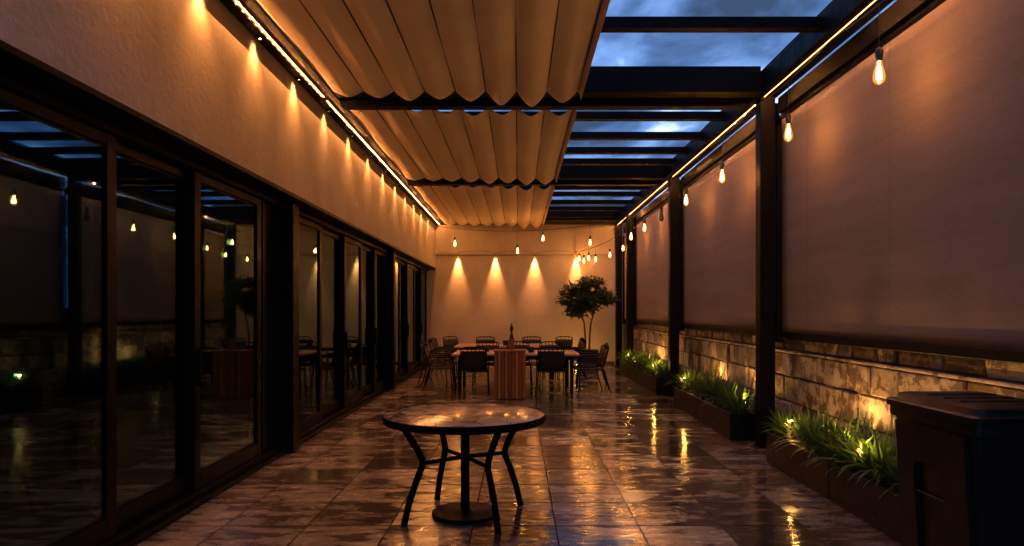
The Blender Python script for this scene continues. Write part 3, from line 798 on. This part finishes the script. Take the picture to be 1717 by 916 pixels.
def make_chair():
    t = thing('armchair', 'c', 'chair', (0,0,0), 0, 'dark metal armchairs round the dining tables')
    # faces +Y; back at -Y
    r = 0.013
    b = MB(); nx, ny = 6, 6; vs = []
    for j in range(ny+1):
        for i in range(nx+1):
            u, v = i/nx, j/ny
            vs.append((-0.235+0.47*u, -0.22+0.46*v, 0.435-0.02*math.sin(math.pi*u)-0.018*math.sin(math.pi*v)+0.02*v))
    b.add(vs, [(j*7+i, j*7+i+1, (j+1)*7+i+1, (j+1)*7+i) for j in range(6) for i in range(6)])
    b.tube([(-0.245,-0.22,0.435),(-0.245,0.24,0.455),(0.245,0.24,0.455),(0.245,-0.22,0.435),(-0.245,-0.22,0.435)], r, 6)
    o = b.build('seat', M['sling'], t, True); o.modifiers.new('thick', 'SOLIDIFY').thickness = 0.008
    b = MB(); vs = []
    for j in range(7):
        for i in range(7):
            u, v = i/6, j/6*0.83
            vs.append((-0.225+0.45*u, -0.235-0.11*v-0.025*math.sin(math.pi*u)*(1-v*0.5), 0.475+0.385*v+0.018*math.sin(math.pi*u)*v))
    b.add(vs, [(j*7+i, j*7+i+1, (j+1)*7+i+1, (j+1)*7+i) for j in range(6) for i in range(6)])
    o = b.build('backrest', M['sling'], t, True); o.modifiers.new('thick', 'SOLIDIFY').thickness = 0.007
    MB().tube([(-0.24,-0.215,0.43),(-0.24,-0.29,0.66),(-0.235,-0.345,0.865),(-0.12,-0.358,0.892),(0.12,-0.358,0.892),(0.235,-0.345,0.865),(0.24,-0.29,0.66),(0.24,-0.215,0.43)], r, 7).build('back_frame', M['chair'], t, True)
    b = MB(); b.tube([(-0.236,-0.338,0.805),(0.0,-0.358,0.81),(0.236,-0.338,0.805)], 0.010, 6)
    for k in range(6):
        x = -0.19+0.38*k/5; b.tube([(x,-0.350,0.805),(x,-0.358,0.888)], 0.008, 5)
    b.build('back_slats', M['chair'], t)
    for s in (-1, 1):
        MB().tube([(s*0.262,-0.24,0.44),(s*0.27,-0.30,0.20),(s*0.28,-0.37,0.0)], r, 7).build('leg', M['chair'], t, True)
        MB().tube([(s*0.285,0.27,0.0),(s*0.27,0.235,0.42),(s*0.285,0.22,0.655)], r, 7).build('leg', M['chair'], t, True)
        MB().tube([(s*0.285,0.235,0.655),(s*0.29,0.0,0.668),(s*0.255,-0.285,0.655)], [0.018,0.018,0.014], 8).build('armrest', M['chair'], t, True)
    MB().tube([(-0.265,-0.20,0.425),(0.265,-0.20,0.425)], r*0.9, 6).build('stretcher', M['chair'], t, True)
    MB().tube([(-0.268,0.20,0.42),(0.268,0.20,0.42)], r*0.9, 6).build('stretcher', M['chair'], t, True)
    return t
chair0 = make_chair()
PI = math.pi
spots = [  # x, y, facing (rz: 0 faces +Y)
    (-0.84, 12.68, 0.04, 'dark armchair left of the slatted pedestal, its back to the camera'),
    (0.62, 12.66, -0.05, 'dark armchair right of the slatted pedestal, its back to the camera'),
    (-0.66, 14.15, PI, 'dark armchair on the far side of the nearer table, left half'),
    (0.72, 14.15, PI+0.05, 'dark armchair on the far side of the nearer table, right half'),
    (-1.52, 13.25, -PI/2+0.10, 'dark armchair at the left end of the nearer table, closest to the doors'),
    (-1.75, 14.6, -PI/2-0.15, 'dark armchair by the doors behind the end chair of nearer table'),
    (1.36, 12.98, PI/2+0.18, 'dark armchair turned in at the right end of the nearer table'),
    (1.48, 13.85, PI/2-0.05, 'second dark armchair at the right end of the nearer table, behind the first'),
    (-0.85, 17.0, PI, 'dark armchair against the back wall side of the farther table, left'),
    (0.35, 17.0, PI, 'dark armchair against the back wall side of the farther table, right'),
    (-1.60, 13.85, -PI/2-0.05, 'dark armchair at the left end of the nearer table, behind the first'),
    (0.0, 14.2, PI, 'dark armchair half hidden behind the pedestal, far side of the nearer table'),
    (-1.72, 15.6, -PI/2, 'dark armchair at the left end of the farther table, nearer one'),
    (-1.76, 16.4, -PI/2-0.2, 'dark armchair at the left end of the farther table, rear one'),
    (-1.55, 17.3, -PI*0.75, 'dark armchair turned diagonally at the far left corner of the farther table'),
    (1.2, 15.55, PI/2, 'dark armchair at the right end of the farther table, nearer one'),
    (1.22, 16.35, PI/2+0.1, 'dark armchair at the right end of the farther table, rear one'),
    (1.05, 17.2, PI*0.85, 'dark armchair turned at the far right corner of the farther table'),
]
for i, (x, y, rz, lab) in enumerate(spots):
    if i == 0: chair0.location = (x, y, 0); chair0.rotation_euler = (0, 0, rz); chair0['label'] = lab
    else: copy_tree(chair0, (x, y, 0), rz, lab)

for i, (x, y, rz, lab) in enumerate([
        (-4.0, 5.3, PI*0.5, 'dark armchair standing indoors behind the nearest glass doors, closest to the glass'),
        (-4.1, 6.3, PI*0.5, 'second dark armchair indoors behind the near glass doors'),
        (-4.2, 7.6, PI*0.5, 'third dark armchair indoors, behind the first pillar'),
        (-4.3, 9.0, PI*0.5, 'dark armchair indoors behind the middle glass doors, nearer one'),
        (-4.3, 10.3, PI*0.5, 'dark armchair indoors behind the middle glass doors, farther one')]):
    copy_tree(chair0, (x, y, 0.03), rz, lab, 'armchairs indoors behind the glass')

# slatted pedestal, caddy and bottle
ped = thing('pedestal', 'reddish slatted wooden pedestal at the near end of the dining table', 'pedestal', (-0.147, 11.78, 0))
b = MB(); rnd = random.Random(8); n = 9; w = 0.556
for i in range(n):
    x0 = -w/2 + w*i/n; c = rnd.random()
    b.box(x0+0.006, x0+w/n-0.006, 0.0, 0.028, 0.01, 0.838, 0.005, col=(c, c, c))
for s in (-w/2, w/2-0.028):
    for i in range(5):
        y0 = 0.03+0.40*i/5; c = rnd.random(); b.box(s, s+0.028, y0+0.003, y0+0.08-0.003, 0.01, 0.838, 0.004, col=(c, c, c))
b.box(-w/2+0.03, w/2-0.03, 0.032, 0.42, 0.0, 0.83, col=(0.0, 0.0, 0.0))
b.build('slat_panel', M['wood'], ped)
MB().box(-w/2-0.012, w/2+0.012, -0.012, 0.45, 0.84, 0.865, 0.005, col=(0.8,0.8,0.8)).build('top_board', M['wood'], ped)
b = MB()
for z in (0.10, 0.43, 0.76): b.tube([(0.03, 0.004, z), (0.03, -0.006, z)], 0.010, 10)
b.build('bolt', M['steel'], ped)
cad = thing('cutlery_box', 'tall wooden block holder standing on the slatted pedestal', 'holder', (-0.12, 12.0, 0.865))
b = MB()
b.box(-0.055, 0.055, -0.055, -0.043, 0, 0.20, 0.002, col=g3(0.4)); b.box(-0.055, 0.055, 0.043, 0.055, 0, 0.20, 0.002, col=g3(0.5))
b.box(-0.055, -0.043, -0.042, 0.042, 0, 0.20, 0.002, col=g3(0.3)); b.box(0.043, 0.055, -0.042, 0.042, 0, 0.20, 0.002, col=g3(0.6)); b.box(-0.042, 0.042, -0.042, 0.042, 0, 0.012, col=g3(0.2))
b.build('box', M['wood'], cad)
bo = MB().lathe([(0,0.0),(0.034,0.0),(0.036,0.01),(0.036,0.22),(0.030,0.255),(0.015,0.285),(0.013,0.30),(0.022,0.315),(0.030,0.345),(0.033,0.375),(0.027,0.405),(0.014,0.42),(0.012,0.44),(0.017,0.448),(0.017,0.458),(0,0.462)], 18).build('pepper_mill', M['black'], None, True)
bo.location = (-0.12, 12.0, 0.878); tag(bo, 'dark turned pepper mill standing up out of the wooden holder', 'pepper mill')
# small things on the tables
def pot(loc, label, k=1.0):
    o = MB().lathe([(0,0),(0.045*k,0),(0.055*k,0.01),(0.062*k,0.09*k),(0.058*k,0.10*k),(0.05*k,0.10*k),(0.05*k,0.085*k),(0,0.085*k)], 16).build('condiment_pot', M['black'], None, True)
    o.location = loc; tag(o, label, 'pot', 'dark pots on the dining tables')
pot((0.25, 13.1, 0.75), 'small dark pot on the nearer table right of the pepper mill')
pot((-0.62, 13.3, 0.75), 'small dark pot on the nearer table at its left half', 0.8)
pot((-0.30, 15.9, 0.75), 'small dark pot in the middle of the farther table', 1.1)

# ------------------------------------------------------------------ small tree in a pot
def tree():
    t = thing('potted_tree', 'small leafy tree with twin stems in a dark pot by the back wall', 'tree', (1.84, 17.75, 0))
    rnd = random.Random(21)
    b = MB(); b.prism([(-0.26,-0.26),(0.26,-0.26),(0.26,0.26),(-0.26,0.26)], 2, 0.0, 0.50)
    b.box(-0.28, 0.28, -0.28, 0.28, 0.50, 0.535, 0.006); b.build('pot', M['planter'], t)
    tr = MB(); tips = []
    for s in (-1, 1):
        p = [Vector((s*0.05, 0, 0.5)), Vector((s*0.06, 0.02, 0.9)), Vector((s*0.09, -0.01*s, 1.25)), Vector((s*0.17, 0.02, 1.5)), Vector((s*0.26, 0.03*s, 1.85))]
        tr.tube(p, [0.028, 0.025, 0.022, 0.019, 0.010], 8)
        for k in range(17):
            u_ = Vector((rnd.gauss(0,1), rnd.gauss(0,1), rnd.gauss(0,1))).normalized()*rnd.uniform(0.5, 1.08)
            tip = Vector((u_.x*0.74 + s*0.05, u_.y*0.55, 1.93 + u_.z*0.43 - 0.10*u_.x*u_.x))
            base = p[2].lerp(p[4], min(1, max(0.05, (tip.z-1.45)/0.9)))
            mid = base.lerp(tip, 0.5) + Vector((0, 0, 0.03))
            tr.tube([base, mid, tip], [0.009, 0.006, 0.003], 5); tips.append((tip, base))
    tr.build('trunk', M['bark'], t, True)
    cr = MB()
    def leaf(p, d, n, l, w, tone):
        sd_ = d.cross(n).normalized()
        cr.add([p, p+d*l*0.45+sd_*w-n*0.008, p+d*l, p+d*l*0.45-sd_*w-n*0.008, p+d*l*0.45+n*0.006], [(0,1,4),(1,2,4),(2,3,4),(3,0,4)], g3(tone))
    for tip, base in tips:
        ct = rnd.random()
        for _ in range(150):
            q = Vector((rnd.gauss(0, 1), rnd.gauss(0, 1), rnd.gauss(0, 0.5)))*0.085
            p = tip + q
            d = (q.normalized() + Vector((rnd.uniform(-.5,.5), rnd.uniform(-.5,.5), rnd.uniform(-.55,.15)))).normalized()
            n = (Vector((rnd.uniform(-.5,.5), rnd.uniform(-.5,.5), 1))).normalized()
            leaf(p, d, n, rnd.uniform(0.08, 0.14), rnd.uniform(0.020, 0.034), min(1, max(0, ct*0.5+rnd.random()*0.5)))
    cr.build('crown', M['leaf'], t)
    MB().box(-0.245, 0.245, -0.245, 0.245, 0.49, 0.51).build('soil', M['soil'], t)
tree()
gl = thing('garden_light', 'small glowing uplight at the foot of the potted tree', 'garden light', (1.62, 18.25, 0.0))
MB().lathe([(0,0),(0.045,0),(0.05,0.02),(0.04,0.09),(0.035,0.09)], 14).build('housing', M['black'], gl, True)
MB().lathe([(0.034,0.088),(0.02,0.096),(0,0.099)], 14).build('lens', M['lens_small'], gl, True)
lamp('garden_lamp', 'POINT', 7.0, (0, 0, 0.16), gl, color=(1.0, 0.5, 0.1), shadow_soft_size=0.03)

# ------------------------------------------------------------------ wheelie bin
def wheelie_bin():
    t = thing('wheelie_bin', 'large black plastic wheelie bin at the right edge', 'bin', (2.49, 3.61, 0))
    hx, hy = 0.27, 0.37
    b = MB()
    def ring(z, kx, ky, r=0.035):
        pts = []
        for sx, sy, a0 in ((1,1,0),(-1,1,90),(-1,-1,180),(1,-1,270)):
            for k in range(4):
                a = math.radians(a0+k*30); pts.append((sx*(kx-r)+r*math.cos(a), sy*(ky-r)+r*math.sin(a), z))
        return pts
    rings = [ring(0.03, hx-0.075, hy-0.07), ring(0.08, hx-0.065, hy-0.06), ring(0.92, hx-0.012, hy-0.012), ring(0.94, hx-0.008, hy-0.008), ring(0.945, hx+0.012, hy+0.012), ring(1.0, hx+0.012, hy+0.012)]
    n = len(rings[0]); vs = [p for r in rings for p in r]
    fs = [(j*n+i, j*n+(i+1)%n, (j+1)*n+(i+1)%n, (j+1)*n+i) for j in range(len(rings)-1) for i in range(n)]
    fs += [tuple(range(n))[::-1], tuple((len(rings)-1)*n+i for i in range(n))]
    b.add(vs, fs)
    # raised moulding on the two faces that show, leaving an arched recess with the bar across it
    def side_x(z): return -(hx-0.065 + (z-0.08)/(0.84)*0.053)
    def panel(y0, y1, z0, z1, d=0.026):
        v = []
        for z in (z0, z1):
            for x in (side_x(z)-d, side_x(z)+0.01):
                for y in (y0, y1): v.append((x, y, z))
        b.add(v, [(0,1,5,4),(2,6,7,3),(0,4,6,2),(1,3,7,5),(4,5,7,6),(0,2,3,1)])
    panel(0.146, 0.30, 0.04, 0.72); panel(-0.30, -0.11, 0.04, 0.72)
    panel(-0.30, 0.30, 0.72, 0.925)
    panel(0.126, 0.146, 0.69, 0.72); panel(-0.11, -0.09, 0.69, 0.72)
    b.build('body', M['plastic'], t, True)
    lid = [ring(1.005, hx+0.03, hy+0.03, 0.05), ring(1.035, hx+0.032, hy+0.032, 0.05), ring(1.042, hx+0.026, hy+0.026, 0.05), ring(1.046, hx-0.005, hy-0.005, 0.05), ring(1.075, hx-0.012, hy-0.012, 0.06), ring(1.082, hx-0.03, hy-0.03, 0.06), ring(1.086, 0.10, 0.12, 0.05)]
    b = MB(); vs = [p for r in lid for p in r]
    fs = [(j*n+i, j*n+(i+1)%n, (j+1)*n+(i+1)%n, (j+1)*n+i) for j in range(len(lid)-1) for i in range(n)]
    fs += [tuple(range(n))[::-1], tuple((len(lid)-1)*n+i for i in range(n))]
    b.add(vs, fs)
    for y in (-0.14, 0.0, 0.14): b.box(-0.19, 0.19, y-0.012, y+0.012, 1.078, 1.092, 0.004)
    b.build('lid', M['plastic'], t, True)
    MB().tube([(side_x(0.55)-0.012, -0.115, 0.55), (side_x(0.55)-0.012, 0.15, 0.55)], 0.006, 10).build('bar', M['bar'], t, True)
    for y in (-0.22, 0.22):
        b = MB(); pr = [(0.03,-0.03),(0.10,-0.028),(0.112,-0.018),(0.112,0.018),(0.10,0.028),(0.03,0.03)]
        vs = []; m_ = 24
        for r, a in pr:
            for k in range(m_): vs.append((0.235+r*math.cos(2*PI*k/m_), y+a, 0.113+r*math.sin(2*PI*k/m_)))
        b.add(vs, [(j*m_+k, j*m_+(k+1)%m_, (j+1)*m_+(k+1)%m_, (j+1)*m_+k) for j in range(5) for k in range(m_)] + [tuple(range(m_)), tuple(5*m_+k for k in range(m_))])
        b.build('wheel', M['black'], t, True)
    MB().tube([(0.30,-0.22,0.985),(0.335,-0.2,0.995),(0.335,0.2,0.995),(0.30,0.22,0.985)], 0.014, 8).build('handle', M['plastic'], t, True)
wheelie_bin()
